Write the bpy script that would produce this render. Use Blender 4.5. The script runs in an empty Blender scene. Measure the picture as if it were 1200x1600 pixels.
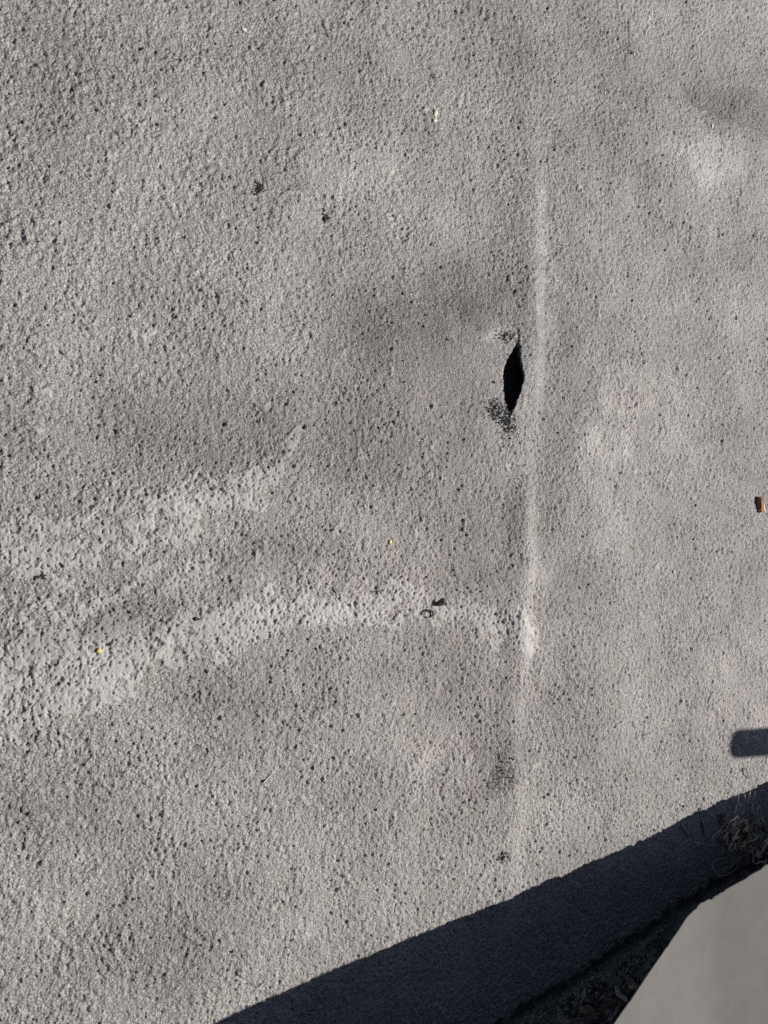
import bpy, bmesh, math, random
import numpy as np
from mathutils import Vector, Matrix

random.seed(7)
rng = np.random.default_rng(11)
scene = bpy.context.scene
COL = scene.collection

# ------------------------------------------------------------------ camera
TILT = math.radians(28.0)          # leaning from straight down towards +x
CAM_H = 1.40
FPX = 1200.0                       # focal length in photo pixels (1200 x 1600)
FW = np.array([math.sin(TILT), 0.0, -math.cos(TILT)])
RT = np.array([math.cos(TILT), 0.0, math.sin(TILT)])
UP = np.array([0.0, 1.0, 0.0])
CAM = np.array([-CAM_H * math.tan(TILT), 0.0, CAM_H])
cd = bpy.data.cameras.new('camera')
cam = bpy.data.objects.new('camera', cd)
COL.objects.link(cam)
cam.matrix_world = Matrix(((RT[0], UP[0], -FW[0], CAM[0]),
                           (RT[1], UP[1], -FW[1], CAM[1]),
                           (RT[2], UP[2], -FW[2], CAM[2]),
                           (0, 0, 0, 1)))
cd.sensor_fit = 'VERTICAL'
cd.angle = 2 * math.atan(800.0 / FPX)
cd.clip_start = 0.01
cd.clip_end = 500
cd.dof.use_dof = True
cd.dof.focus_distance = 1.70
cd.dof.aperture_fstop = 5.6
scene.camera = cam

# ------------------------------------------------------------------ light
SUN_EL = math.radians(38.0)
SUN_AZ = math.radians(-5.1)        # direction towards the sun, from +x
world = bpy.data.worlds.new('World')
scene.world = world
world.use_nodes = True
wn = world.node_tree.nodes
wl = world.node_tree.links
sky = wn.new('ShaderNodeTexSky')
sky.sky_type = 'NISHITA'
sky.sun_disc = False
sky.sun_elevation = SUN_EL
sky.sun_rotation = math.pi / 2 - SUN_AZ
sky.air_density = 0.55
sky.dust_density = 1.0
sky.ozone_density = 0.6
wn['Background'].inputs['Strength'].default_value = 0.05
wl.new(sky.outputs[0], wn['Background'].inputs['Color'])
sl = bpy.data.lights.new('sun', 'SUN')
sl.energy = 5.0
sl.angle = math.radians(0.5)
sl.color = (1.0, 0.955, 0.90)
sun = bpy.data.objects.new('sun', sl)
COL.objects.link(sun)
SUN = Vector((math.cos(SUN_EL) * math.cos(SUN_AZ), math.cos(SUN_EL) * math.sin(SUN_AZ), math.sin(SUN_EL)))
sun.rotation_euler = SUN.to_track_quat('Z', 'Y').to_euler()
sun.location = (4, -1, 4)
scene.view_settings.view_transform = 'Standard'
scene.view_settings.look = 'None'
scene.view_settings.exposure = 0.30
scene.view_settings.gamma = 1.0
scene.render.engine = 'CYCLES'
scene.cycles.use_denoising = False
scene.cycles.max_bounces = 5

# ------------------------------------------------------------------ helpers
def gr(px, py, h=0.0):
    """world point at height h seen at a photo pixel (used to take positions from the photo)"""
    d = FW * FPX + RT * (px - 600.0) - UP * (py - 800.0)
    return CAM + d * ((CAM_H - h) / -d[2])

def proj(x, y, z=0.0):
    vx, vy, vz = x - CAM[0], y - CAM[1], z - CAM[2]
    zz = vx * FW[0] + vy * FW[1] + vz * FW[2]
    a = vx * RT[0] + vy * RT[1] + vz * RT[2]
    zz = np.maximum(zz, 0.05)
    return 600.0 + FPX * a / zz, 800.0 - FPX * vy / zz

def hash2(ix, iy, seed):
    h = (ix.astype(np.uint32) * np.uint32(374761393) + iy.astype(np.uint32) * np.uint32(668265263)
         + np.uint32((seed * 2246822519) & 0xffffffff))
    h = (h ^ (h >> np.uint32(13))) * np.uint32(1274126177)
    h = h ^ (h >> np.uint32(16))
    h = h * np.uint32(2654435769)
    return (h ^ (h >> np.uint32(15))).astype(np.float32) / np.float32(4294967295.0)

def perlin(x, y, cell, seed):
    x = x / cell; y = y / cell
    ix = np.floor(x).astype(np.int64); iy = np.floor(y).astype(np.int64)
    fx = (x - ix).astype(np.float32); fy = (y - iy).astype(np.float32)
    u = fx * fx * fx * (fx * (fx * 6 - 15) + 10)
    v = fy * fy * fy * (fy * (fy * 6 - 15) + 10)
    def g(dx, dy):
        a = hash2(ix + dx, iy + dy, seed) * np.float32(2 * math.pi)
        return np.cos(a) * (fx - dx) + np.sin(a) * (fy - dy)
    n0 = g(0, 0) * (1 - u) + g(1, 0) * u
    n1 = g(0, 1) * (1 - u) + g(1, 1) * u
    return (n0 * (1 - v) + n1 * v) * 1.5

def fbm(x, y, cell, seed, octs=3, gain=0.5):
    s = 0; a = 1.0
    for o in range(octs):
        s = s + a * perlin(x, y, cell / 2 ** o, seed + o * 17)
        a *= gain
    return s

def worley(x, y, cell, seed, jitter=0.9):
    """F1 distance (in cells) and a random value of the nearest point"""
    x = x / cell; y = y / cell
    ix = np.floor(x).astype(np.int64); iy = np.floor(y).astype(np.int64)
    fx = (x - ix).astype(np.float32); fy = (y - iy).astype(np.float32)
    best = np.full(x.shape, 9.0, np.float32); rid = np.zeros(x.shape, np.float32)
    for dx in (-1, 0, 1):
        for dy in (-1, 0, 1):
            px = dx + 0.5 + jitter * (hash2(ix + dx, iy + dy, seed) - 0.5)
            py = dy + 0.5 + jitter * (hash2(ix + dx, iy + dy, seed + 5) - 0.5)
            d = (px - fx) ** 2 + (py - fy) ** 2
            m = d < best
            best = np.where(m, d, best)
            rid = np.where(m, hash2(ix + dx, iy + dy, seed + 9), rid)
    return np.sqrt(best), rid

def sstep(a, b, x):
    t = np.clip((x - a) / (b - a), 0, 1)
    return t * t * (3 - 2 * t)

def blob(u, v, cx, cy, rx, ry, ang=0.0, soft=0.0):
    a = math.radians(ang); c, s = math.cos(a), math.sin(a)
    dx = u - cx; dy = v - cy
    p = (dx * c + dy * s) / rx; q = (-dx * s + dy * c) / ry
    r2 = p * p + q * q
    if soft:                                    # plateau with a shoulder of this softness
        return 1 - sstep(1 - soft, 1 + soft, np.sqrt(r2))
    return np.exp(-r2)

def polydist(u, v, pts):
    """distance to an open polyline and the parameter along it"""
    best = np.full(u.shape, 1e9, np.float32); tt = np.zeros(u.shape, np.float32)
    n = len(pts) - 1
    for i in range(n):
        (ax, ay), (bx, by) = pts[i], pts[i + 1]
        ex, ey = bx - ax, by - ay
        t = np.clip(((u - ax) * ex + (v - ay) * ey) / (ex * ex + ey * ey), 0, 1)
        d = np.hypot(u - ax - t * ex, v - ay - t * ey)
        m = d < best
        best = np.where(m, d, best); tt = np.where(m, (i + t) / n, tt)
    return best, tt

def mesh_obj(name, verts, faces, mat=None, parent=None, smooth=True, attrs=None):
    me = bpy.data.meshes.new(name)
    me.from_pydata([tuple(v) for v in verts], [], faces)
    if smooth:
        me.polygons.foreach_set('use_smooth', [True] * len(me.polygons))
    me.update()
    if mat: me.materials.append(mat)
    o = bpy.data.objects.new(name, me)
    COL.objects.link(o)
    if parent: o.parent = parent
    return o

def tag(o, label=None, cat=None, group=None, kind=None):
    if label: o['label'] = label
    if cat: o['category'] = cat
    if group: o['group'] = group
    if kind: o['kind'] = kind
    return o

def thing(name, loc, label, cat, group=None):
    o = bpy.data.objects.new(name, None)
    o.empty_display_size = 0.02
    COL.objects.link(o)
    o.location = loc
    return tag(o, label, cat, group)

class NT:
    def __init__(self, name):
        self.m = bpy.data.materials.new(name); self.m.use_nodes = True
        self.n = self.m.node_tree.nodes; self.l = self.m.node_tree.links
        self.p = self.n['Principled BSDF']
    def new(self, t, **kw):
        x = self.n.new('ShaderNode' + t)
        for k, v in kw.items():
            if isinstance(k, str) and hasattr(x, k): setattr(x, k, v)
        return x
    def put(self, sock, v):
        if hasattr(v, 'links') or isinstance(v, bpy.types.NodeSocket): self.l.new(v, sock)
        else: sock.default_value = v
    def math(self, op, a, b=0.0, c=None, clamp=False):
        x = self.n.new('ShaderNodeMath'); x.operation = op; x.use_clamp = clamp
        self.put(x.inputs[0], a); self.put(x.inputs[1], b)
        if c is not None: self.put(x.inputs[2], c)
        return x.outputs[0]
    def mix(self, f, a, b, blend='MIX'):
        x = self.n.new('ShaderNodeMix'); x.data_type = 'RGBA'; x.blend_type = blend
        self.put(x.inputs['Factor'], f)
        ca = [s for s in x.inputs if s.name == 'A' and s.type == 'RGBA'][0]
        cb = [s for s in x.inputs if s.name == 'B' and s.type == 'RGBA'][0]
        self.put(ca, a); self.put(cb, b)
        return [s for s in x.outputs if s.type == 'RGBA'][0]
    def noise(self, scale, detail=2, rough=0.5, coord=None):
        x = self.n.new('ShaderNodeTexNoise'); x.inputs['Scale'].default_value = scale
        x.inputs['Detail'].default_value = detail; x.inputs['Roughness'].default_value = rough
        self.l.new(coord or self.obj(), x.inputs['Vector'])
        return x.outputs[0]
    def obj(self):
        if not hasattr(self, '_c'): self._c = self.n.new('ShaderNodeTexCoord').outputs['Object']
        return self._c
    def attr(self, name):
        x = self.n.new('ShaderNodeAttribute'); x.attribute_name = name
        return x.outputs['Fac']
    def ramp(self, f, a, b):
        x = self.n.new('ShaderNodeMapRange'); x.interpolation_type = 'SMOOTHSTEP'
        self.put(x.inputs[0], f); x.inputs[1].default_value = a; x.inputs[2].default_value = b
        return x.outputs[0]

def plain(name, a, b, scale=200.0, rough=0.8, bump=0.0, bscale=None, spec=0.3):
    t = NT(name)
    f = t.ramp(t.noise(scale, 4, 0.6), 0.35, 0.65)
    t.l.new(t.mix(f, (*a, 1), (*b, 1)), t.p.inputs['Base Color'])
    t.p.inputs['Roughness'].default_value = rough
    t.p.inputs['Specular IOR Level'].default_value = spec
    if bump:
        bn = t.new('Bump'); bn.inputs['Strength'].default_value = 1.0
        bn.inputs['Distance'].default_value = bump
        t.l.new(t.noise(bscale or scale * 1.7, 4, 0.6), bn.inputs['Height'])
        t.l.new(bn.outputs[0], t.p.inputs['Normal'])
    return t.m

# ------------------------------------------------------------------ roof membrane material
def roof_material():
    t = NT('mineral_membrane')
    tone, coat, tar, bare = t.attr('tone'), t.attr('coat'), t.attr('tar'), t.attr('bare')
    pink = t.attr('pink')
    fine = t.noise(330, 3, 0.7)
    mid = t.noise(95, 4, 0.6)
    big = t.noise(9, 4, 0.6)
    base = t.mix(t.ramp(mid, 0.3, 0.7), (0.2375, 0.2315, 0.2260, 1), (0.317, 0.309, 0.300, 1))
    base = t.mix(t.ramp(big, 0.35, 0.65), base, (0.276, 0.264, 0.247, 1))
    base = t.mix(t.math('MULTIPLY', t.ramp(fine, 0.50, 0.64), 0.75), base, (0.52, 0.508, 0.487, 1))
    base = t.mix(t.math('MULTIPLY', t.math('MULTIPLY', t.ramp(fine, 0.47, 0.36), 0.75), t.math('MULTIPLY_ADD', coat, -0.6, 1.0)), base, (0.11, 0.109, 0.108, 1))
    base = t.mix(t.math('MULTIPLY', coat, 0.6), base, (0.395, 0.384, 0.370, 1))
    base = t.mix(t.math('MULTIPLY', pink, 0.5), base, (0.40, 0.352, 0.33, 1))
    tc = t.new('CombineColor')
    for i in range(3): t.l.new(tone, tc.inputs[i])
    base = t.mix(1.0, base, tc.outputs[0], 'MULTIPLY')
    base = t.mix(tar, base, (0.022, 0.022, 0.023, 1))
    # bare glassy granules
    vo = t.new('TexVoronoi'); vo.inputs['Scale'].default_value = 430
    t.l.new(t.obj(), vo.inputs['Vector'])
    sep = t.new('SeparateColor'); t.l.new(vo.outputs['Color'], sep.inputs[0])
    facet = t.math('MULTIPLY', t.math('LESS_THAN', sep.outputs[2], t.math('MULTIPLY_ADD', bare, 0.34, 0.03)),
                   t.math('LESS_THAN', vo.outputs['Distance'], 0.42))
    t.l.new(base, t.p.inputs['Base Color'])
    rg = t.math('MULTIPLY_ADD', facet, -0.53, 0.80)
    t.l.new(rg, t.p.inputs['Roughness'])
    t.l.new(t.math('MULTIPLY_ADD', facet, 0.55, 0.25), t.p.inputs['Specular IOR Level'])
    b1 = t.new('Bump'); b1.inputs['Distance'].default_value = 0.0028
    t.l.new(t.math('MULTIPLY_ADD', coat, -0.6, 1.0), b1.inputs['Strength'])
    v2 = t.new('TexVoronoi'); v2.inputs['Scale'].default_value = 240
    t.l.new(t.obj(), v2.inputs['Vector'])
    t.l.new(t.math('SUBTRACT', t.noise(270, 4, 0.7), t.math('MULTIPLY', v2.outputs['Distance'], 0.55)), b1.inputs['Height'])
    vs = t.new('VectorMath'); vs.operation = 'SUBTRACT'
    t.l.new(vo.outputs['Color'], vs.inputs[0]); vs.inputs[1].default_value = (0.5, 0.5, 0.5)
    vm = t.new('VectorMath'); vm.operation = 'MULTIPLY'
    t.l.new(vs.outputs[0], vm.inputs[0]); vm.inputs[1].default_value = (1.3, 1.3, 0.0)
    vx = t.new('VectorMath'); vx.operation = 'SCALE'
    t.l.new(vm.outputs[0], vx.inputs[0]); t.l.new(facet, vx.inputs['Scale'])
    va = t.new('VectorMath'); va.operation = 'ADD'
    t.l.new(b1.outputs[0], va.inputs[0]); t.l.new(vx.outputs[0], va.inputs[1])
    vn = t.new('VectorMath'); vn.operation = 'NORMALIZE'
    t.l.new(va.outputs[0], vn.inputs[0])
    t.l.new(vn.outputs[0], t.p.inputs['Normal'])
    return t.m

# ------------------------------------------------------------------ roof surface
SLIT = [(535, 807.5, 807.5), (545, 803, 808), (560, 793, 808.5), (575, 787.5, 810), (590, 785, 812), (600, 785, 811.5),
        (612, 786.5, 808.5), (625, 789, 804.5), (637, 792, 800.5), (650, 796, 796.5)]   # row, left and right edge in photo px

def surface(x, y):
    """height and colour fields of the roof at world positions (flat arrays)"""
    u, v = proj(x, y)
    warp = fbm(x, y, 0.10, 301, 3) * 30
    uu, vv = u + warp, v + fbm(x, y, 0.10, 401, 3) * 26
    z = np.zeros_like(x)
    # long soft waves of the sheet
    z += 0.0075 * fbm(x, y, 0.45, 1, 2) + 0.0032 * fbm(x, y, 0.16, 2, 2)
    # lap seam: swell with its crest near column 845, a crease line on the crest
    lap_pts = [(822, -200), (828, 100), (831, 300), (828, 460), (824, 620), (817, 780), (811, 900), (806, 1010), (802, 1150), (796, 1400), (790, 1700)]
    dl, tl = polydist(u, v, lap_pts)
    cx = np.interp(v, [p[1] for p in lap_pts], [p[0] for p in lap_pts]) + fbm(x, y, 0.20, 77, 2) * 3
    sd = u - cx
    amp = np.interp(v, [-100, 100, 250, 430, 600, 690, 760, 850, 1000, 1080, 1180, 1300, 1500], [0.08, 0.30, 0.62, 1.0, 1.1, 0.85, 0.9, 1.25, 1.3, 1.1, 0.8, 0.6, 0.4])
    amp = amp * np.clip(1.0 + 0.35 * fbm(x, y, 0.16, 79, 2), 0.4, 1.5)
    left = 0.65 * sstep(-130, 2, sd) + 0.35 * sstep(-42, 2, sd)
    right = 1 - 0.60 * sstep(0, 24, sd) - 0.40 * sstep(10, 190, sd)
    z += 0.0135 * amp * np.where(sd < 2, left, right)
    z -= 0.0012 * amp * np.exp(-((sd + 26) / 14.0) ** 2)
    # blister left of the split and other bumps and hollows
    for c in ((700, 560, 120, 130, 0, 0.008), (755, 530, 38, 15, 0, 0.0022), (560, 700, 170, 90, 20, -0.004), (250, 640, 260, 80, 10, -0.006),
              (180, 820, 260, 60, -14, 0.006), (330, 930, 300, 60, -12, 0.005), (100, 1090, 160, 60, -16, 0.005),
              (1130, 165, 110, 16, 24, -0.0075), (1120, 235, 60, 50, 0, 0.004), (1000, 650, 55, 120, 0, 0.004),
              (730, 1130, 90, 60, 10, -0.006), (720, 1210, 100, 60, 0, 0.006), (790, 30, 90, 14, 27, 0.005),
              (520, 250, 90, 60, 0, 0.004), (520, 350, 60, 40, 20, -0.003), (900, 150, 60, 160, -20, -0.004),
              (700, 980, 190, 26, 4, 0.003), (150, 250, 140, 200, 20, 0.006), (330, 1480, 200, 60, -20, 0.004),
              (960, 1060, 60, 120, 5, 0.003), (405, 330, 100, 60, 30, 0.004), (650, 470, 120, 60, -10, -0.005),
              (80, 560, 110, 90, 0, 0.004), (860, 110, 60, 40, 30, 0.004), (1020, 900, 90, 120, 0, -0.003), (600, 1330, 160, 70, 0, 0.004)):
        z += 2.4 * c[5] * blob(u, v, *c[:5])
    dg, _ = polydist(u, v, [(715, 12), (770, 26), (815, 44), (862, 64)])
    z -= 0.0035 * np.exp(-((dg + 5 * fbm(x, y, 0.02, 131, 2)) / 5.0) ** 2)
    dg2, _ = polydist(u, v, [(730, 0), (800, 18), (850, 34), (890, 58)])
    z += 0.0030 * np.exp(-(dg2 / 14.0) ** 2)
    z -= 0.006 * blob(u, v, 509, 338, 7, 14, 15)
    # thick brushed coat on the swells at the left and along the band
    band, _ = polydist(uu, vv, [(-60, 1090), (120, 1040), (260, 1000), (420, 965), (560, 945), (680, 950), (780, 975), (815, 1000)])
    bandw = np.interp(u, [0, 250, 500, 700, 800], [80, 52, 34, 31, 27])
    b1 = 1 - sstep(0.55, 1.25, band / bandw)
    br2, _ = polydist(uu, vv, [(-60, 880), (120, 850), (250, 810), (350, 780), (400, 760), (425, 735)])
    b2 = 1 - sstep(0.4, 1.35, br2 / np.interp(u, [0, 300, 430], [60, 40, 18]))
    br3, _ = polydist(u + warp * 0.2, v, [(425, 745), (445, 705), (470, 668)])
    b3 = 1.25 * (1 - sstep(0.5, 1.3, br3 / np.interp(v, [660, 700, 750], [6, 13, 18])))
    b4 = blob(uu, vv, 200, 930, 230, 60, -12, 0.5) * 0.62
    b4 *= 1 - blob(uu, vv, 165, 985, 110, 30, -14, 0.35)
    b5 = blob(u, v, 768, 525, 36, 12, 0, 0.5) * 0.8 + blob(u, v, 795, 972, 22, 30, 20, 0.4)
    b6 = blob(uu, vv, 1110, 245, 60, 42, 0, 0.6) * 0.6 + blob(uu, vv, 975, 640, 45, 90, 10, 0.7) * 0.45
    n1 = fbm(x, y, 0.030, 21, 4, 0.6)
    cov = np.maximum.reduce([0.92 * b1, 0.78 * b2, 0.68 * b3, b4]) + 0.62 * n1 + 0.30 * fbm(x, y, 0.085, 23, 2) + 0.25 * perlin(x, y, 0.012, 25)
    coat = np.maximum(sstep(0.60, 0.70, cov), 0.30 * sstep(0.25, 0.85, cov))
    coat = np.maximum(coat, np.clip(b5 + b6, 0, 1) * sstep(0.2, 0.6, b5 + b6 + 0.15 * n1))
    z += 0.0021 * coat
    # granules: rounded bumps of two sizes
    calm = np.clip(blob(u, v, 700, 545, 80, 90, 0, 0.6) * 0.35 + blob(u, v, 690, 590, 90, 70, 0, 0.6) * 0.2, 0, 0.6)
    # coarser drips on the left, finer to the right
    leftness = 1 - sstep(150, 900, u)
    g_amp = (1 - 0.40 * coat) * (1 - calm) * (0.72 + 0.18 * leftness) * np.clip(1.0 + 0.75 * fbm(x, y, 0.07, 33, 2), 0.35, 1.55)
    wx = x + 0.0022 * perlin(x, y, 0.0065, 151) + 0.004 * perlin(x, y, 0.024, 153)
    wy = y + 0.0022 * perlin(x, y, 0.0065, 152) + 0.004 * perlin(x, y, 0.024, 154)
    d1, r1 = worley(wx, wy, 0.0066, 41, 1.0)
    d2, r2 = worley(wx, wy, 0.0115, 42, 1.0)
    z += g_amp * 0.0019 * (0.45 - d1 * d1) * (0.35 + 1.1 * r1) * (1.0 - 0.3 * leftness)
    z += g_amp * (0.25 + 0.7 * leftness) * 0.0016 * (0.4 - d2 * d2) * (0.3 + 1.2 * r2)
    z += g_amp * (0.0021 * fbm(x, y, 0.0125, 51, 3, 0.62) + 0.0010 * perlin(x, y, 0.034, 55))
    # pores, ragged and of all sizes
    d3, r3 = worley(wx, wy, 0.0160, 61, 1.0)
    pr = 0.07 + 0.11 * r3 ** 3
    keep = (r3 * 7.13) % 1.0
    pitd = 1 - 0.75 * blob(u, v, 200, 250, 380, 330) - 0.35 * blob(u, v, 150, 1480, 200, 150) - 0.4 * blob(u, v, 1000, 700, 120, 300)
    dens = 0.26 * pitd + 0.5 * fbm(x, y, 0.13, 63, 2) + 0.50 * coat
    pore = (keep < dens) * (1 - sstep(pr * 0.6, pr * 1.3, d3 + 0.10 * perlin(x, y, 0.005, 161)))
    z -= 0.0045 * pore * (0.4 + 0.8 * r3)
    pn = fbm(x, y, 0.0068, 165, 2) - 0.58 + 0.14 * pitd + 0.12 * blob(u, v, 860, 1230, 280, 130) + 0.10 * blob(u, v, 300, 745, 190, 45) + 0.10 * blob(u, v, 560, 900, 170, 50) + 0.06 * blob(u, v, 880, 150, 250, 120) + 0.16 * fbm(x, y, 0.09, 67, 2) + 0.05 * (1 - leftness) + 0.13 * coat
    z -= 0.009 * np.clip(pn, 0, 0.30) * (1 - calm)
    # rough granule fields without coat (dark crumbs near the split)
    crumb = blob(u, v, 778, 642, 12, 16, 0, 0.5) + blob(u, v, 790, 661, 13, 15, -30, 0.5) + blob(u, v, 787, 527, 10, 9, 0, 0.4) + blob(u, v, 800, 522, 3, 9, 30, 0.5) + \
        0.5 * blob(uu, vv, 788, 1200, 14, 38, 15, 0.7) + 0.9 * blob(u, v, 784, 1338, 9, 9, 0, 0.4)
    crumb = np.clip(crumb, 0, 1)
    d5, r5 = worley(x, y, 0.0050, 71)
    z += crumb * 0.0022 * (0.4 - d5 * d5) * (r5 + 0.3)
    # the split: lens-shaped opening, right lip raised, floor dropping to the right under it
    ys = [p[0] for p in SLIT]
    lp = np.interp(v, ys, [p[1] for p in SLIT]) - 5.5 + fbm(x, y, 0.008, 91, 2) * 1.6
    rp = np.interp(v, ys, [p[2] for p in SLIT]) - 6.5 + fbm(x, y, 0.011, 93, 2) * 1.2
    rp = np.maximum(rp, lp)
    sx = (lp + rp) / 2
    sw = np.where((v > 535) & (v < 650), rp - lp, 0)
    tt = np.clip((u - lp) / np.maximum(rp - lp, 0.01), 0, 1)
    inside = (sw > 0.5) * sstep(-1.0, 1.2, u - lp) * (1 - sstep(-1.0, 0.8, u - rp))
    open_ = np.clip(sw / 30.0, 0, 1)
    lipband = np.interp(v, [505, 560, 600, 645, 680], [0, 0.7, 1, 0.6, 0])
    z += lipband * 0.014 * np.where(u > sx, np.exp(-((u - rp) / 34.0) ** 2), 0.0)
    z += lipband * 0.004 * np.where(u <= sx, np.exp(-((u - lp) / 40.0) ** 2), 0.0)
    drop = np.sqrt(np.clip(open_, 0.05, 1))
    z = z * (1 - inside) + inside * (-(0.022 + 0.014 * tt) * drop + 0.0006 * fbm(x, y, 0.006, 95, 2))
    under = inside * 0.055 * sstep(0.35, 1.0, tt) * drop          # the floor runs on beneath the right lip
    # groove and dirt ridge running along the foot of the parapet
    wd, wt = polydist(u, v, [(640, 1690), (780, 1602), (880, 1540), (960, 1488), (1055, 1424), (1140, 1372), (1290, 1290)])
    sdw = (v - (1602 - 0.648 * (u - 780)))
    wd = wd + fbm(x, y, 0.03, 97, 3) * 7
    z -= 0.007 * np.exp(-(wd / 8.0) ** 2)
    z += 0.055 * sstep(6, 120, sdw) + 0.004 * sstep(8, 40, sdw) * fbm(x, y, 0.02, 99, 3)
    # ---------------------------------------------------------------- colours
    tone = np.ones_like(x)
    for c in ((640, 500, 150, 90, 0, -0.20), (755, 524, 36, 10, 0, 0.16), (740, 455, 90, 36, 0, -0.10), (200, 670, 280, 62, 8, -0.17), (60, 520, 120, 150, 0, -0.05),
              (560, 680, 160, 70, 10, -0.12), (720, 640, 60, 60, 0, -0.12), (310, 90, 240, 70, 5, -0.10), (860, 70, 180, 60, 20, -0.10),
              (900, 480, 50, 120, 0, -0.06), (885, 640, 34, 120, 0, -0.10), (730, 820, 70, 110, 0, -0.10), (740, 1060, 120, 50, 10, -0.12),
              (430, 850, 90, 30, -10, -0.10), (165, 985, 110, 28, -14, -0.22), (420, 1090, 220, 50, -5, -0.08), (60, 1260, 130, 60, 0, -0.10),
              (880, 900, 40, 120, 0, -0.06), (1150, 160, 110, 20, 24, -0.16), (780, 1190, 36, 60, 0, -0.14), (940, 1180, 60, 60, 0, -0.06),
              (240, 1480, 140, 50, 0, -0.08), (980, 260, 70, 60, 0, -0.06),
              (520, 250, 110, 60, 0, 0.10), (960, 640, 44, 110, 8, 0.16), (1115, 250, 60, 50, 0, 0.12), (1050, 760, 70, 60, 0, 0.10),
              (842, 420, 13, 130, 0, 0.12), (826, 930, 14, 140, 2, 0.16), (690, 1200, 80, 60, 0, 0.10), (1170, 1100, 80, 110, 0, 0.12),  # first two stripes: sunlit highlight on the seam crest, put into the tone
              (880, 1280, 140, 60, -20, 0.08), (500, 960, 260, 34, -4, 0.08), (560, 1340, 160, 70, 0, 0.06), (1080, 40, 110, 60, 0, 0.08),
              (1110, 480, 90, 160, 0, 0.08), (850, 40, 40, 24, 30, 0.10), (1010, 1090, 60, 90, 0, 0.08), (180, 400, 200, 90, 0, 0.03)):
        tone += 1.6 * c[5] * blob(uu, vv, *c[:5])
    tone *= 1.0 + 0.13 * fbm(x, y, 0.25, 111, 3) + 0.08 * fbm(x, y, 0.06, 113, 2)
    pink = np.zeros_like(x)
    for c in ((720, 1200, 90, 80), (975, 640, 40, 90), (690, 640, 90, 120), (1180, 1130, 90, 90), (760, 520, 40, 20), (640, 890, 160, 60),
              (810, 985, 30, 40), (1060, 200, 30, 50), (950, 20, 60, 40), (740, 1060, 80, 50)):
        pink += 0.75 * blob(uu, vv, *c)
    pink += 0.38 * blob(u, v, 700, 1050, 520, 480)
    pink *= np.clip(0.6 + 0.6 * fbm(x, y, 0.06, 117, 2), 0, 1)
    bare = np.zeros_like(x)
    for c in ((650, 470, 170, 70), (690, 600, 100, 90), (180, 680, 260, 60), (90, 560, 130, 120), (310, 110, 240, 110), (60, 300, 120, 200),
              (170, 990, 110, 30), (120, 1230, 120, 60), (520, 340, 40, 40)):
        bare += blob(u, v, *c)
    bare = np.clip(bare, 0, 1) * (1 - coat)
    tar = np.clip(inside * (0.70 + 0.30 * tt) + crumb * ((r5 * 3.7) % 1.0 < 0.62) * (d5 < 0.55), 0, 1)
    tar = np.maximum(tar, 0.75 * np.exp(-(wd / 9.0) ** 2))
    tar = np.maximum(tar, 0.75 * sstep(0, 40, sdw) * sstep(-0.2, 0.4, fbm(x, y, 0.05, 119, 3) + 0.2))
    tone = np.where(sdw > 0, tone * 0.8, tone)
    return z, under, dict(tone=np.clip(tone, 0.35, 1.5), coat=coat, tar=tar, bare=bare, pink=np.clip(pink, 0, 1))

def build_roof(nx=960, ny=1280):
    # rows follow the ground; spacing grows with distance from where people stand, and far out it opens quickly
    xs = [-0.78]
    while xs[-1] < 1.36:
        f = (xs[-1] + 0.78) / 2.14
        step = 0.0014 + 0.0013 * f
        xs.append(xs[-1] + step)
    lo = [-0.78 - 0.004 * (1.45 ** k) for k in range(1, 20)]
    hi = [xs[-1] + 0.006 * (1.45 ** k) for k in range(1, 20)]
    xs = np.array(sorted([a for a in lo if a > -8]) + xs + [b for b in hi if b < 8])
    ts = list(np.linspace(-1.04, 1.04, ny))
    lo = [-1.04 - 0.004 * (1.5 ** k) for k in range(1, 18)]
    ts = np.array([a for a in lo if a > -6][::-1] + ts + [-a for a in lo if a > -6])
    w = np.interp(xs, [-0.78, 1.36], [0.83, 1.56])
    X = np.repeat(xs[:, None], len(ts), 1); Y = w[:, None] * ts[None, :]
    x = X.ravel(); y = Y.ravel()
    z, under, at = surface(x, y)
    n, m = X.shape
    global GRID
    GRID = (xs, ts, w, z.reshape(n, m))
    co = np.stack([x + under, y, z], 1).astype(np.float32)
    i = np.arange(n - 1)[:, None]; j = np.arange(m - 1)[None, :]
    a = (i * m + j).ravel()
    quads = np.stack([a, a + m, a + m + 1, a + 1], 1).astype(np.int32)
    me = bpy.data.meshes.new('roof_surface')
    me.vertices.add(len(co)); me.vertices.foreach_set('co', co.ravel())
    me.loops.add(quads.size); me.loops.foreach_set('vertex_index', quads.ravel())
    me.polygons.add(len(quads))
    me.polygons.foreach_set('loop_start', np.arange(0, quads.size, 4, dtype=np.int32))
    me.polygons.foreach_set('loop_total', np.full(len(quads), 4, dtype=np.int32))
    me.polygons.foreach_set('use_smooth', np.ones(len(quads), dtype=bool))
    me.update(calc_edges=True)
    for k, arr in at.items():
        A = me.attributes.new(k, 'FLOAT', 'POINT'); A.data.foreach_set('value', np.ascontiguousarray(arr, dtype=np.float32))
    me.materials.append(roof_material())
    o = bpy.data.objects.new('roof_surface', me)
    COL.objects.link(o)
    tag(o, 'grey granule-coated roof membrane with a small split along its lap seam', None, None, 'structure')
    return o

def ground_z(x, y):
    xs, ts, w, Z = GRID
    i = int(np.clip(np.searchsorted(xs, x), 1, len(xs) - 1))
    j = int(np.clip(np.searchsorted(ts, y / w[i]), 1, len(ts) - 1))
    return float(Z[i - 1:i + 1, j - 1:j + 1].max())

build_roof()

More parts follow.
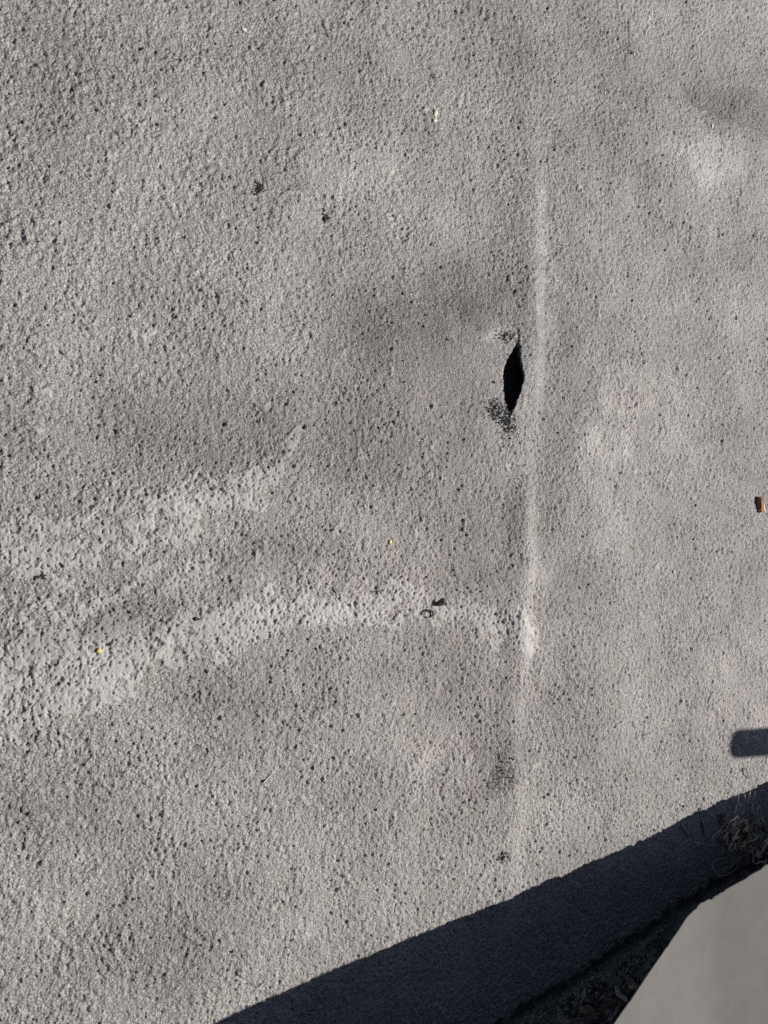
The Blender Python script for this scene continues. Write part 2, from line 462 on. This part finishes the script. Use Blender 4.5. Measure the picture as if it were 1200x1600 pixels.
# ------------------------------------------------------------------ parapet with coping
T = math.tan(SUN_EL)
SUNXY = np.array([math.cos(SUN_AZ), math.sin(SUN_AZ)])
EDGE = [((960, 1600), 0.338), ((1020, 1512), 0.282), ((1058, 1458), 0.243), ((1074, 1432), 0.224), ((1090, 1416), 0.215), ((1115, 1401), 0.209),
        ((1140, 1386), 0.207), ((1170, 1369), 0.204), ((1200, 1350), 0.201)]

def build_parapet():
    pts = [gr(p[0], p[1], h) for p, h in EDGE]
    d0 = pts[0] - pts[2]; d0 = d0 / np.hypot(*d0[:2])
    d1 = pts[-1] - pts[-4]; d1 = d1 / np.hypot(*d1[:2])
    pts = [pts[0] + d0 * 0.9] + [pts[0] + d0 * 0.3] + pts + [pts[-1] + d1 * 0.4, pts[-1] + d1 * 3.0]
    P = np.array(pts)
    along = np.array([d1[0] - d0[0], d1[1] - d0[1]]); along /= np.hypot(*along)
    back = np.array([along[1], -along[0]])            # away from the roof
    if back @ np.array([1, -1]) < 0: back = -back
    # resample the edge finely where it is near
    L = np.concatenate([[0], np.cumsum(np.hypot(np.diff(P[:, 0]), np.diff(P[:, 1])))])
    s = []
    c = 0.0
    while c < L[-1]:
        s.append(c); c += 0.0025 if 0.55 < c < 2.1 else 0.03
    s = np.array(s)
    ex, ey, ez = (np.interp(s, L, P[:, k]) for k in range(3))
    k = np.ones(5) / 5                              # ease the bend in height
    ezs = np.convolve(np.pad(ez, 2, 'edge'), k, 'valid')
    kk = np.hanning(83); kk /= kk.sum()
    ezw = np.convolve(np.pad(ezs, 41, 'edge'), kk, 'valid')
    jag = sstep(0, 1, (np.array(ex) - pts[5][0]) / 0.06)
    ragged = 0.0014 * fbm(s, s * 0 + 3.3, 0.022, 501, 4, 0.6) + 0.003 * fbm(s, s * 0 + 1.3, 0.06, 505, 2)
    flake = np.maximum(0, fbm(s, s * 0 + 8.1, 0.022, 509, 2) - 0.25) * 0.008
    off = (ragged + flake) * (0.25 + 0.75 * jag)
    m = len(s)
    qs = [(0.012, -0.010), (0.003, -0.0035), (0.0, -0.0018), (0.0012, -0.0004), (0.005, 0.0)] + [(0.012, 0.0004)] + list(zip(np.linspace(0.02, 0.70, 60), np.full(60, 0.0006)))
    V = []
    for (q, dz) in qs:
        fade = max(0.0, 1 - max(q, 0) / 0.02)
        bx = ex + back[0] * (q + off * fade); by = ey + back[1] * (q + off * fade)
        mixw = float(sstep(0.0, 0.10, np.array(max(q, 0.0))))
        bz = ezs * (1 - mixw) + ezw * mixw + dz + 0.0006 * fbm(bx, by, 0.12, 601, 2)
        V.append(np.stack([bx, by, bz], 1))
    # underside
    V.insert(0, np.stack([ex + back[0] * 0.70, ey + back[1] * 0.70, ezs - 0.03], 1))
    V.insert(1, np.stack([ex + back[0] * 0.03, ey + back[1] * 0.03, ezs - 0.022], 1))
    V.append(np.stack([ex + back[0] * 0.705, ey + back[1] * 0.705, ezs - 0.029], 1))
    n = len(V)
    verts = np.concatenate(V)
    faces = [(i * m + j, i * m + j + 1, (i + 1) * m + j + 1, (i + 1) * m + j) for i in range(n - 1) for j in range(m - 1)]
    root = thing('parapet_wall', (float(ex[m // 2]), float(ey[m // 2]), 0.0),
                 'low parapet wall with smooth grey coping in the bottom right corner', 'wall')
    inv = np.array([root.location.x, root.location.y, 0.0])
    t = NT('coping_paint')
    f = t.ramp(t.noise(14, 5, 0.6), 0.3, 0.7)
    base = t.mix(f, (0.108, 0.103, 0.095, 1), (0.122, 0.116, 0.107, 1))
    base = t.mix(t.math('MULTIPLY', t.ramp(t.noise(45, 6, 0.75), 0.52, 0.72), 0.55), base, (0.094, 0.089, 0.082, 1))
    t.l.new(base, t.p.inputs['Base Color'])
    t.p.inputs['Roughness'].default_value = 0.75
    t.p.inputs['Specular IOR Level'].default_value = 0.2
    b = t.new('Bump'); b.inputs['Distance'].default_value = 0.0004
    t.l.new(t.noise(240, 4, 0.6), b.inputs['Height']); t.l.new(b.outputs[0], t.p.inputs['Normal'])
    cop = mesh_obj('coping', verts - inv, faces, t.m, root)
    cop['label'] = 'smooth grey coping with a ragged front edge'
    # wall body, set back under the overhang
    bx0, bx1 = 0.40, 0.62
    wv, wf = [], []
    idx = list(range(0, m, 8)) + [m - 1]
    for a in idx:
        for q, zz in ((bx0, -0.05), (bx0, ezs[a] - 0.024), (bx1, ezs[a] - 0.024), (bx1, -0.05)):
            wv.append((ex[a] + back[0] * q, ey[a] + back[1] * q, zz))
    for a in range(len(idx) - 1):
        for q in range(4):
            wf.append((a * 4 + q, a * 4 + (q + 1) % 4, (a + 1) * 4 + (q + 1) % 4, (a + 1) * 4 + q))
    wf += [(0, 1, 2, 3), tuple((len(idx) - 1) * 4 + q for q in (3, 2, 1, 0))]
    mesh_obj('wall_body', np.array(wv) - inv, wf, plain('wall_render', (0.10, 0.095, 0.088), (0.16, 0.152, 0.14), 40, 0.9, 0.002, 90), root, smooth=False)
    return ex, ey, ezs, back, m

ex, ey, ezs, back, mm = build_parapet()

# flat upright post on the coping beyond the right edge: its shadow falls into the picture
def build_post():
    tip = gr(1146, 1163)[:2]
    for Ld in np.linspace(0.2, 1.5, 400):
        p = tip + SUNXY * Ld
        j = int(np.argmin(np.hypot(ex - p[0], ey - p[1])))
        if (p - np.array([ex[j], ey[j]])) @ back > 0.09: break
    zb = float(ezs[j]); H = Ld * T - zb
    root = thing('upright_post', (p[0], p[1], zb), 'flat upright post with rounded corners standing on the coping beyond the right edge', 'post')
    root.rotation_euler.z = SUN_AZ
    W, D, R = 0.040, 0.010, 0.027
    prof = [(-W, 0.002)] + [(-W + R - R * math.cos(a), H - R + R * math.sin(a)) for a in np.linspace(0, math.pi / 2, 8)] + \
           [(W - R + R * math.sin(a), H - R + R * math.cos(a)) for a in np.linspace(0, math.pi / 2, 8)] + [(W, 0.002)]
    n = len(prof)
    vs = [(-D, y_, z_) for y_, z_ in prof] + [(D, y_, z_) for y_, z_ in prof]
    fs = [tuple(range(n)), tuple(range(2 * n - 1, n - 1, -1))] + [(i, (i + 1) % n, n + (i + 1) % n, n + i) for i in range(n)]
    mat = plain('post_metal', (0.22, 0.22, 0.21), (0.28, 0.28, 0.27), 20, 0.5)
    mesh_obj('plate', vs, fs, mat, root, smooth=False)
    q = 0.06
    b_ = [(x_, y_, z_) for z_ in (0.0, 0.006) for x_, y_ in ((-0.04, -q), (0.04, -q), (0.04, q), (-0.04, q))]
    mesh_obj('foot', b_, [(0, 3, 2, 1), (4, 5, 6, 7), (0, 1, 5, 4), (1, 2, 6, 5), (2, 3, 7, 6), (3, 0, 4, 7)], mat, root, smooth=False)
build_post()


# ------------------------------------------------------------------ small things lying about
def at(px, py, dz=0.0):
    g = gr(px, py, 0.0)
    z = ground_z(g[0], g[1])
    g = gr(px, py, z + dz)
    return Vector((g[0], g[1], z + dz))

def tube(pts, radii, sides=6):
    """verts and faces of a closed tapered tube through points"""
    pts = [Vector(p) for p in pts]
    vs, fs = [], []
    n = len(pts)
    ref = Vector((0.13, 0.31, 0.94))
    for i, p in enumerate(pts):
        d = (pts[min(i + 1, n - 1)] - pts[max(i - 1, 0)])
        d = d.normalized() if d.length > 1e-9 else Vector((1, 0, 0))
        a = d.cross(ref)
        if a.length < 1e-4: a = d.cross(Vector((1, 0, 0)))
        a.normalize(); b = d.cross(a)
        r = radii[i] if hasattr(radii, '__len__') else radii
        for k in range(sides):
            t = 2 * math.pi * k / sides
            vs.append(p + a * (r * math.cos(t)) + b * (r * math.sin(t)))
    for i in range(n - 1):
        for k in range(sides):
            fs.append((i * sides + k, i * sides + (k + 1) % sides, (i + 1) * sides + (k + 1) % sides, (i + 1) * sides + k))
    fs.append(tuple(range(sides - 1, -1, -1)))
    fs.append(tuple((n - 1) * sides + k for k in range(sides)))
    return vs, fs

def smooth_path(ctrl, n=24):
    """Catmull-Rom through control points"""
    c = [Vector(p) for p in ctrl]
    c = [c[0] * 2 - c[1]] + c + [c[-1] * 2 - c[-2]]
    out = []
    segs = len(c) - 3
    for i in range(segs):
        p0, p1, p2, p3 = c[i:i + 4]
        k = max(2, n // segs)
        for j in range(k):
            t = j / k
            out.append(0.5 * ((2 * p1) + (p2 - p0) * t + (2 * p0 - 5 * p1 + 4 * p2 - p3) * t * t + (3 * p1 - p0 - 3 * p2 + p3) * t ** 3))
    out.append(c[-2])
    return out

def leaf(length, width, curl, fold, seed, nu=9, nv=5, thick=0.0004, ragged=0.25):
    """dry curled leaf blade as a thin closed sheet lying along +x"""
    r = random.Random(seed)
    ph = [r.uniform(0, 6.28) for _ in range(4)]
    top = []
    for i in range(nu):
        t = i / (nu - 1)
        w = width * (math.sin(math.pi * min(0.97, 0.04 + 0.94 * t ** 0.8))) * (1 + ragged * math.sin(9 * t + ph[0]))
        for j in range(nv):
            q = (j / (nv - 1) - 0.5) * 2
            a = fold * q + 0.35 * math.sin(5 * t + ph[1])
            y = math.sin(a) / max(fold, 0.2) * w * 0.5 if fold > 0.2 else q * w * 0.5
            z = (1 - math.cos(a)) * w * 0.5 + curl * length * (t - 0.4) ** 2 + 0.05 * width * math.sin(11 * t + 3 * q + ph[2])
            top.append(Vector((t * length - length / 2, y + 0.12 * width * math.sin(3 * t + ph[3]), z)))
    n = len(top)
    zmin = min(p.z for p in top)
    vs = [p - Vector((0, 0, zmin - thick)) for p in top] + [p - Vector((0, 0, zmin)) for p in top]
    fs = []
    for i in range(nu - 1):
        for j in range(nv - 1):
            a = i * nv + j
            fs.append((a, a + nv, a + nv + 1, a + 1)); fs.append((n + a, n + a + 1, n + a + nv + 1, n + a + nv))
    for i in range(nu - 1):
        for a in (i * nv, ):
            fs.append((a, n + a, n + a + nv, a + nv))
        a = i * nv + nv - 1
        fs.append((a, a + nv, n + a + nv, n + a))
    for j in range(nv - 1):
        fs.append((j, j + 1, n + j + 1, n + j)); a = (nu - 1) * nv + j
        fs.append((a, n + a, n + a + 1, a + 1))
    return vs, fs

def pebble(r, seed, flat=0.6, sub=1):
    bm = bmesh.new(); bmesh.ops.create_icosphere(bm, subdivisions=sub, radius=r)
    q = random.Random(seed)
    for v in bm.verts:
        v.co *= q.uniform(0.72, 1.22); v.co.z *= flat
    vs = [v.co.copy() for v in bm.verts]; fs = [tuple(v.index for v in f.verts) for f in bm.faces]
    bm.free(); return vs, fs

def join(lst):
    vs, fs = [], []
    for v, f in lst:
        o = len(vs); vs += list(v); fs += [tuple(i + o for i in k) for k in f]
    return vs, fs

def moved(vf, loc, rz=0.0, rx=0.0, ry=0.0):
    M = Matrix.Translation(loc) @ Matrix.Rotation(rz, 4, 'Z') @ Matrix.Rotation(ry, 4, 'Y') @ Matrix.Rotation(rx, 4, 'X')
    return [M @ Vector(v) for v in vf[0]], vf[1]

def single(name, vf, mat, loc, label, cat, group=None, smooth=True):
    """one-mesh thing whose shape is given around the origin"""
    o = mesh_obj(name, vf[0], vf[1], mat, None, smooth)
    o.location = loc
    return tag(o, label, cat, group)

M_straw = plain('dry_straw', (0.50, 0.41, 0.29), (0.68, 0.58, 0.44), 300, 0.75)
M_brown = plain('dead_leaf_brown', (0.30, 0.22, 0.15), (0.48, 0.37, 0.27), 150, 0.8, 0.0008, 400)
M_pale = plain('dead_leaf_pale', (0.55, 0.48, 0.37), (0.74, 0.67, 0.55), 150, 0.8, 0.0006, 400)
M_black = plain('blackened_leaf', (0.012, 0.012, 0.012), (0.045, 0.042, 0.04), 300, 0.6, 0.0004, 700)
M_chipside = plain('chip_wood', (0.30, 0.105, 0.04), (0.42, 0.19, 0.09), 120, 0.7, 0.0006, 300)
M_cream = plain('cream_dropping', (0.52, 0.49, 0.35), (0.68, 0.65, 0.50), 300, 0.8, 0.0008, 500)
M_yellow = plain('yellow_fleck', (0.72, 0.42, 0.08), (0.80, 0.55, 0.15), 500, 0.7)
M_lemon = plain('lemon_fleck', (0.75, 0.62, 0.10), (0.80, 0.70, 0.22), 500, 0.7)
M_white = plain('white_fleck', (0.48, 0.47, 0.44), (0.60, 0.59, 0.56), 500, 0.7)
M_tar = plain('black_granule', (0.010, 0.010, 0.011), (0.035, 0.034, 0.033), 900, 0.35, 0, None, 0.5)
M_fibre = plain('pale_fibre', (0.62, 0.58, 0.50), (0.75, 0.71, 0.63), 300, 0.6)

# brown wood chip at the right edge
def wood_chip():
    a = at(1184, 777); b = at(1188, 799)
    d = (b - a); L = Vector((d.x, d.y, 0)).length
    n = 9
    vs, fs = [], []
    for i in range(n):
        t = i / (n - 1)
        w = 0.010 + 0.012 * t; h = 0.0125 + 0.0015 * math.sin(5 * t)
        j = 0.0006 * math.sin(13 * t)
        prof = [(-w * 0.55, 0), (-w * 0.62, h * 0.55), (-w * 0.32, h * 0.95 + j), (w * 0.18, h), (w * 0.42, h * 0.8), (w * 0.55, 0)]
        for x_, z_ in prof: vs.append((x_, -t * L, z_))
    k = 6
    for i in range(n - 1):
        for j in range(k):
            fs.append((i * k + j, (i + 1) * k + j, (i + 1) * k + (j + 1) % k, i * k + (j + 1) % k))
    fs.append(tuple(range(k))); fs.append(tuple((n - 1) * k + j for j in range(k - 1, -1, -1)))
    root = thing('wood_chip', a - Vector((0, 0, 0.001)), 'orange-brown tapered wood chip near the right edge of the photo', 'wood chip')
    root.rotation_euler.z = math.atan2(d.x, -d.y)
    body = mesh_obj('chip_body', vs, fs, M_chipside, root, smooth=False)
    # pale strip along the sunny side: the sunlight on it is put into the colour
    vs2 = []
    for i in range(n):
        t = i / (n - 1); w = 0.010 + 0.012 * t; h = 0.0125 + 0.0015 * math.sin(5 * t)
        vs2 += [(w * 0.14, -t * L - 0.0003, h + 0.0007), (w * 0.46, -t * L - 0.0003, h * 0.78 + 0.0008), (w * 0.60, -t * L - 0.0003, 0.0015), (w * 0.30, -t * L - 0.0003, h * 0.5)]
    fs2 = []
    for i in range(n - 1):
        for j in range(4):
            fs2.append((i * 4 + j, (i + 1) * 4 + j, (i + 1) * 4 + (j + 1) % 4, i * 4 + (j + 1) % 4))
    fs2 += [(0, 1, 2, 3), tuple((n - 1) * 4 + j for j in (3, 2, 1, 0))]
    st = mesh_obj('lit_strip', vs2, fs2, plain('lit_wood', (0.66, 0.50, 0.34), (0.80, 0.66, 0.50), 200, 0.8), root, smooth=False)
    st['label'] = 'pale sunny side of the wood chip with the light painted in'
wood_chip()

# bird dropping
base = at(680, 182)
parts = []
for i, (px, py, r) in enumerate(((679, 172, 3.0), (681, 175, 3.6), (680, 179, 3.2), (681, 183, 2.2), (679, 188, 3.0), (681, 189, 2.2), (678, 166, 1.4), (683, 170, 1.8))):
    p = at(px, py) - base
    parts.append(moved(pebble(r * 0.00145, 60 + i, 0.45, 2), p, i))
single('bird_dropping', join(parts), M_cream, base, 'cream-white crusty dropping on the upper middle of the roof', 'dropping')

# coloured flecks
def fleck(px, py, r, mat, name, label, seed, stretch=1.0, rz=0.0, group=None, cat='fleck'):
    vf = pebble(r, seed, 0.35, 2)
    vf = ([Vector((v.x * stretch, v.y, v.z)) for v in vf[0]], vf[1])
    o = single(name, vf, mat, at(px, py, r * 0.22), label, cat, group)
    o.rotation_euler.z = rz
fleck(155, 1017, 0.0040, M_yellow, 'yellow_fleck', 'orange-yellow round fleck on the pale coating at lower left', 3)
fleck(610, 847, 0.0030, M_lemon, 'yellow_fleck', 'tiny lemon-yellow fleck in the middle of the roof', 4, 1.3, 1.4)
fleck(381, 46, 0.0034, M_white, 'white_fleck', 'larger white fleck near the top edge', 5, 1.7, -0.4)
fleck(1053, 893, 0.0040, M_white, 'white_fleck', 'tiny white fleck below and left of the wood chip', 6)
fleck(907, 700, 0.0032, M_cream, 'cream_fleck', 'tiny cream fleck to the right of the split', 7)
fleck(1113, 197, 0.0040, M_white, 'white_fleck', 'small upright white fleck on the smooth patch at upper right', 8, 1.8, 1.5)
fleck(991, 85, 0.0034, M_white, 'white_fleck', 'white fleck touching a small dark crumb at upper right', 9)

# dark bits
def dark_cluster(name, px, py, bits, label, cat, mat=M_black, group=None):
    base = at(px, py)
    root = thing(name, base, label, cat, group)
    for i, (dx, dy, L, W, a) in enumerate(bits):
        p = at(px + dx, py + dy, 0.0008) - base
        vf = leaf(L, W, 0.5, 0.6, 900 + i + int(px), nu=7, nv=5, ragged=0.15)
        o = mesh_obj('leaflet', vf[0], vf[1], mat, root)
        o.location = p; o.rotation_euler = (0.2 * math.sin(i), 0.1, a)
    return root
dark_cluster('dried_flower', 405, 295, [(-2, -6, 0.012, 0.009, 1.9), (-5, 6, 0.013, 0.009, 1.2), (3, 0, 0.013, 0.008, 0.5), (6, 2, 0.012, 0.007, -0.2), (1, -2, 0.012, 0.008, 2.6), (5, -3, 0.010, 0.007, 0.9), (-1, 3, 0.011, 0.008, 1.6)],
             'small dark star-shaped dried flower on the upper left of the roof', 'flower')
dark_cluster('dark_bit', 66, 899, [(-4, 2, 0.009, 0.004, 0.3), (1, -3, 0.009, 0.004, 1.9), (4, 4, 0.009, 0.004, -0.7), (2, 0, 0.008, 0.004, 2.6)], 'forked dark crumb on the pale coating near the left edge', 'crumb')
dark_cluster('dark_bit', 785, 1338, [(-3, 2, 0.010, 0.004, 1.0), (1, -4, 0.010, 0.005, 1.3), (3, 2, 0.011, 0.006, 1.2), (6, -5, 0.006, 0.004, 0.2), (-6, 5, 0.008, 0.003, 0.7)],
             'black splintered crumb just above the long shadow', 'crumb')
dark_cluster('dark_bit', 509, 335, [(-3, -7, 0.009, 0.006, 1.4), (-2, 3, 0.010, 0.007, 1.0), (1, 8, 0.009, 0.007, 0.2), (-4, -1, 0.008, 0.006, 2.2), (5, 6, 0.007, 0.005, 0.8)], 'dark bits standing in for the shade of the dent right of the dried flower', 'crumb')  # black leaflets laid in the dent to paint its shade
dark_cluster('dark_bit', 988, 82, [(0, 0, 0.008, 0.006, 0.2), (-3, -2, 0.006, 0.004, 0.9)], 'small dark crumb beside a white fleck at upper right', 'crumb')
dark_cluster('dark_bit', 309, 967, [(0, 0, 0.011, 0.006, 0.2), (-3, 1, 0.006, 0.005, 0.9)], 'black chip lying on the pale coating left of the twig', 'crumb')
dark_cluster('dark_bit', 172, 1005, [(0, 0, 0.010, 0.006, 0.6)], 'black chip at the torn coating edge above the orange fleck', 'crumb')

# folded dark leaf fragment with its stalk, and the curled tendril below it
base = at(685, 943)
root = thing('leaf_fragment', base, 'folded black leaf fragment with a pale stalk above the curled tendril', 'leaf')
vs = [(-0.0115, -0.003, 0.001), (-0.002, 0.006, 0.005), (0.005, 0.0105, 0.007), (0.0065, 0.004, 0.010), (0.0075, -0.002, 0.006), (0.000, -0.0045, 0.003), (-0.004, 0.000, 0.007)]
tri = [(0, 6, 1), (1, 6, 3), (1, 3, 2), (3, 6, 5), (3, 5, 4), (0, 5, 6)]
vs = [(a * 1.3, b * 1.3, c * 1.2) for a, b, c in vs]
vs2 = vs + [(a, b, c - 0.0008) for a, b, c in vs]
outer = [0, 1, 2, 3, 4, 5]
faces = tri + [tuple(i + 7 for i in reversed(t_)) for t_ in tri] + [(outer[(i + 1) % 6], outer[i], outer[i] + 7, outer[(i + 1) % 6] + 7) for i in range(6)]
mesh_obj('blade', vs2, faces, M_black, root, smooth=False)
t_ = tube(smooth_path([(0.006, 0.002, 0.006), (0.010, 0.0035, 0.005), (0.016, 0.003, 0.002)], 8), 0.0007, 6)
mesh_obj('stalk', t_[0], t_[1], M_pale, root)
base = at(669, 959)
ring = []
for i in range(34):
    a = -2.2 + i / 33 * 5.7
    ring.append((0.0108 * math.cos(a) * (1 + 0.05 * math.sin(3 * a)), 0.0072 * math.sin(a) + 0.0008 * (i / 33), 0.002 + 0.0022 * i / 33))
single('curled_tendril', tube(ring, [0.0007 + 0.0014 * math.sin(math.pi * i / 33) for i in range(34)], 7), M_black, base, 'dark tendril curled into a ring below the folded leaf fragment', 'tendril')

def twig(name, pts, r, mat, label, cat='twig', dz=0.0012, n=14, taper=True, group=None):
    P = [at(p[0], p[1], (p[2] if len(p) > 2 else dz)) for p in pts]
    base = P[0].copy()
    path = smooth_path([p - base for p in P], n)
    k = len(path)
    rad = [r * (1 - 0.5 * i / k) if taper else r for i in range(k)]
    return single(name, tube(path, rad, 6), mat, base, label, cat, group)
twig('dark_twig', [(519, 917), (524, 925), (527, 934), (534, 940)], 0.0012, M_black, 'bent dark twig on the pale coating left of the leaf fragment')
twig('dark_twig', [(583, 925), (592, 924), (600, 922)], 0.0009, M_black, 'short straight dark twig between bent twig and leaf fragment')
twig('pale_straw', [(412, 1223), (419, 1215), (428, 1206)], 0.0011, M_fibre, 'short pale straw on the lower left part of the roof', 'straw')
twig('dark_twig', [(1096, 1284, 0.003), (1099, 1297, 0.003), (1101, 1308, 0.003)], 0.0020, M_black, 'straight black twig lying in the shadow left of the dry clump')
twig('seed_pod', [(1066, 1290, 0.003), (1070, 1297, 0.004), (1077, 1307, 0.003)], 0.0032, M_brown, 'small slim seed pod lying in the shadow', 'seed pod')
twig('dark_twig', [(1166, 1200, 0.004), (1168, 1206, 0.007), (1171, 1213, 0.005), (1174, 1217, 0.003)], 0.0018, M_brown, 'small curled twig in the sun below the rounded shadow')
dark_cluster('dark_bit', 1093, 1265, [(0, 0, 0.014, 0.008, 1.4), (1, 3, 0.010, 0.006, 0.7)], 'stubby dark bit standing in for a bump in the edge of the long shadow', 'crumb')  # black leaflets in place of a bump in the cast shadow
twig('dry_fibre', [(1150, 1163, 0.004), (1155, 1170, 0.008), (1156, 1183, 0.004)], 0.0007, M_fibre, 'fine fibre lying across the rounded shadow', 'fibre', taper=False)

# looped fibres in the shade
def fibre(pts, label, r=0.0007, dz=0.01, mat=M_fibre, group=None):
    twig('dry_fibre', [(p[0], p[1], dz + 0.004 * math.sin(i * 1.7)) for i, p in enumerate(pts)], r, mat, label, 'fibre', n=40, taper=False, group=group)
fibre([(1137, 1352), (1134, 1343), (1122, 1342), (1113, 1350), (1117, 1362), (1128, 1369), (1139, 1365), (1153, 1356)], 'thin fibre looped in an open ring beside the coping')
fibre([(1118, 1303), (1113, 1309), (1113, 1317), (1116, 1322)], 'short curved fibre left of the dry clump')
fibre([(1084, 1315), (1094, 1317), (1106, 1320), (1119, 1323)], 'long straight fibre reaching left from the dry clump', 0.0006)
for i in range(13):
    x0 = 1148 + random.random() * 48; y0 = 1236 + random.random() * 32
    pts = [(x0, y0), (x0 + random.uniform(-4, 3), y0 + random.uniform(5, 10)), (x0 + random.uniform(-5, 5), y0 + random.uniform(13, 24))]
    fibre(pts, 'fine pale fibres strewn on the shaded roof above the dry clump', random.uniform(0.0005, 0.0009), 0.008, group='fine fibres above the dry clump')

# tangled clump of dry plant matter at the foot of the parapet
def clump():
    base = at(1160, 1318)
    root = thing('dry_plant_clump', base, 'tangled clump of dry stems and leaves in the shade at the right edge', 'plant debris')
    r = random.Random(5)
    for i in range(80):
        cx = 1168 + r.gauss(0, 22); cy = 1310 + r.gauss(0, 17)
        c = at(min(max(cx, 1127), 1215), min(max(cy, 1276), 1343), 0.004 + 0.030 * r.random()) - base
        R = r.uniform(0.010, 0.034); a0 = r.uniform(0, 6.28); sw = r.uniform(1.2, 4.2); tl = r.uniform(-0.5, 0.5)
        pts = []
        for k in range(7):
            a = a0 + sw * k / 6
            q = R * (1 + 0.25 * math.sin(2.3 * k + i))
            pts.append(Vector((c.x + q * math.cos(a), c.y + 0.8 * q * math.sin(a), max(0.002, c.z + tl * q * math.cos(a + 1)))))
        w = r.choice((0.0010, 0.0015, 0.0022, 0.0032))
        path = smooth_path(pts, 18)
        m = len(path)
        vf = tube(path, [w * (0.4 + 0.6 * math.sin(math.pi * (j + 0.6) / (m + 0.2))) for j in range(m)], 5)
        mesh_obj('stem', vf[0], vf[1], r.choice((M_straw, M_straw, M_brown, M_black, M_pale)), root)
    for i in range(26):
        cx = 1166 + r.gauss(0, 20); cy = 1312 + r.gauss(0, 16)
        c = at(min(max(cx, 1130), 1212), min(max(cy, 1280), 1342), 0.003 + 0.022 * r.random()) - base
        vf = leaf(r.uniform(0.014, 0.034), r.uniform(0.006, 0.013), r.uniform(-0.8, 0.9), r.uniform(0.5, 1.3), 40 + i)
        o = mesh_obj('leaf_scrap', vf[0], vf[1], r.choice((M_brown, M_pale, M_black, M_brown)), root)
        o.location = c; o.rotation_euler = (r.uniform(-0.7, 0.7), r.uniform(-0.6, 0.6), r.uniform(0, 6.28))
clump()

# dry leaves drifted under the coping
LV = [((985, 1533), 0.075, 0.022, 2.45, M_pale, 'long pale curled leaf touching the coping edge under its corner'),
      ((950, 1560), 0.060, 0.024, 2.5, M_brown, 'brown curled leaf in the litter just left of the coping'),
      ((968, 1552), 0.055, 0.020, 2.2, M_pale, 'greyish folded leaf between the coping and the leaf litter'),
      ((920, 1580), 0.070, 0.026, 2.6, M_brown, 'broad brown leaf lying in the middle of the litter'),
      ((880, 1590), 0.060, 0.020, 2.4, M_pale, 'pale leaf at the left end of the litter'),
      ((942, 1595), 0.050, 0.020, 0.4, M_brown, 'dark brown leaf at the bottom edge below the litter'),
      ((962, 1578), 0.030, 0.012, 0.5, M_pale, 'small pale branching scrap at the coping edge near the bottom'),
      ((910, 1556), 0.030, 0.012, 1.2, M_pale, 'small pale scrap on top of the dark litter'),
      ((897, 1602), 0.060, 0.022, 2.9, M_brown, 'brown leaf cut off by the bottom edge of the photo')]
for i, (p, L, W, a, mt, lab) in enumerate(LV):
    o = single('dry_leaf', leaf(L, W, 0.35 * (-1) ** i, 0.9, 300 + i, 13, 7, ragged=0.3), mt, at(p[0], p[1], 0.006 + 0.005 * (i % 3)), lab, 'leaf')
    o.rotation_euler = (0.25 * math.sin(i * 2.1), 0.15 * math.cos(i * 1.3), a + math.pi)

# crumbly litter and grit too small to count
def litter():
    lst = []
    r = random.Random(9)
    base = at(900, 1575)
    for i in range(420):
        px = r.uniform(770, 1010); py = 1602 - 0.648 * (px - 780) + abs(r.gauss(0, 1)) * 40 + 16
        if py > 1640: continue
        p = at(px, py, 0.002) - base
        if r.random() < 0.6:
            a = r.uniform(0, 6.28); L = r.uniform(0.004, 0.014)
            d = Vector((math.cos(a), math.sin(a), r.uniform(-0.1, 0.6))) * L
            lst.append(tube([p, p + d * 0.5 + Vector((0, 0, 0.001)), p + d], [0.0006, 0.0006, 0.0003], 4))
        else:
            lst.append(moved(leaf(r.uniform(0.005, 0.014), r.uniform(0.003, 0.006), 0.4, 0.8, i, 4, 3), p, r.uniform(0, 6.28), r.uniform(-0.5, 0.5)))
    vs, fs = join(lst)
    o = single('plant_litter', (vs, fs), M_straw, base, 'fine straw and leaf crumbs drifted along the foot of the parapet', 'litter')
    o['kind'] = 'stuff'
litter()

# black granules shed at the ends of the split and further down the seam
def granules(px, py, sx, sy, ang, n, label, seed):
    r = random.Random(seed); lst = []
    base = at(px, py)
    c, s_ = math.cos(ang), math.sin(ang)
    for i in range(n):
        a, b = r.gauss(0, sx), r.gauss(0, sy)
        p = at(px + a * c - b * s_, py + a * s_ + b * c, 0.0006) - base
        lst.append(moved(pebble(r.uniform(0.0009, 0.0021), i + seed, 0.8, 1), p, r.uniform(0, 6)))
    o = single('loose_granules', join(lst), M_tar, base, label, 'granules', smooth=False)
    o['kind'] = 'stuff'
granules(784, 652, 7, 16, -0.55, 230, 'black granules heaped at the lower end of the split', 100)
granules(788, 527, 5, 5, 0, 60, 'black granules at the upper end of the split', 200)
granules(788, 1203, 8, 22, 0.3, 60, 'black granules scattered on the seam above the shadow', 300)
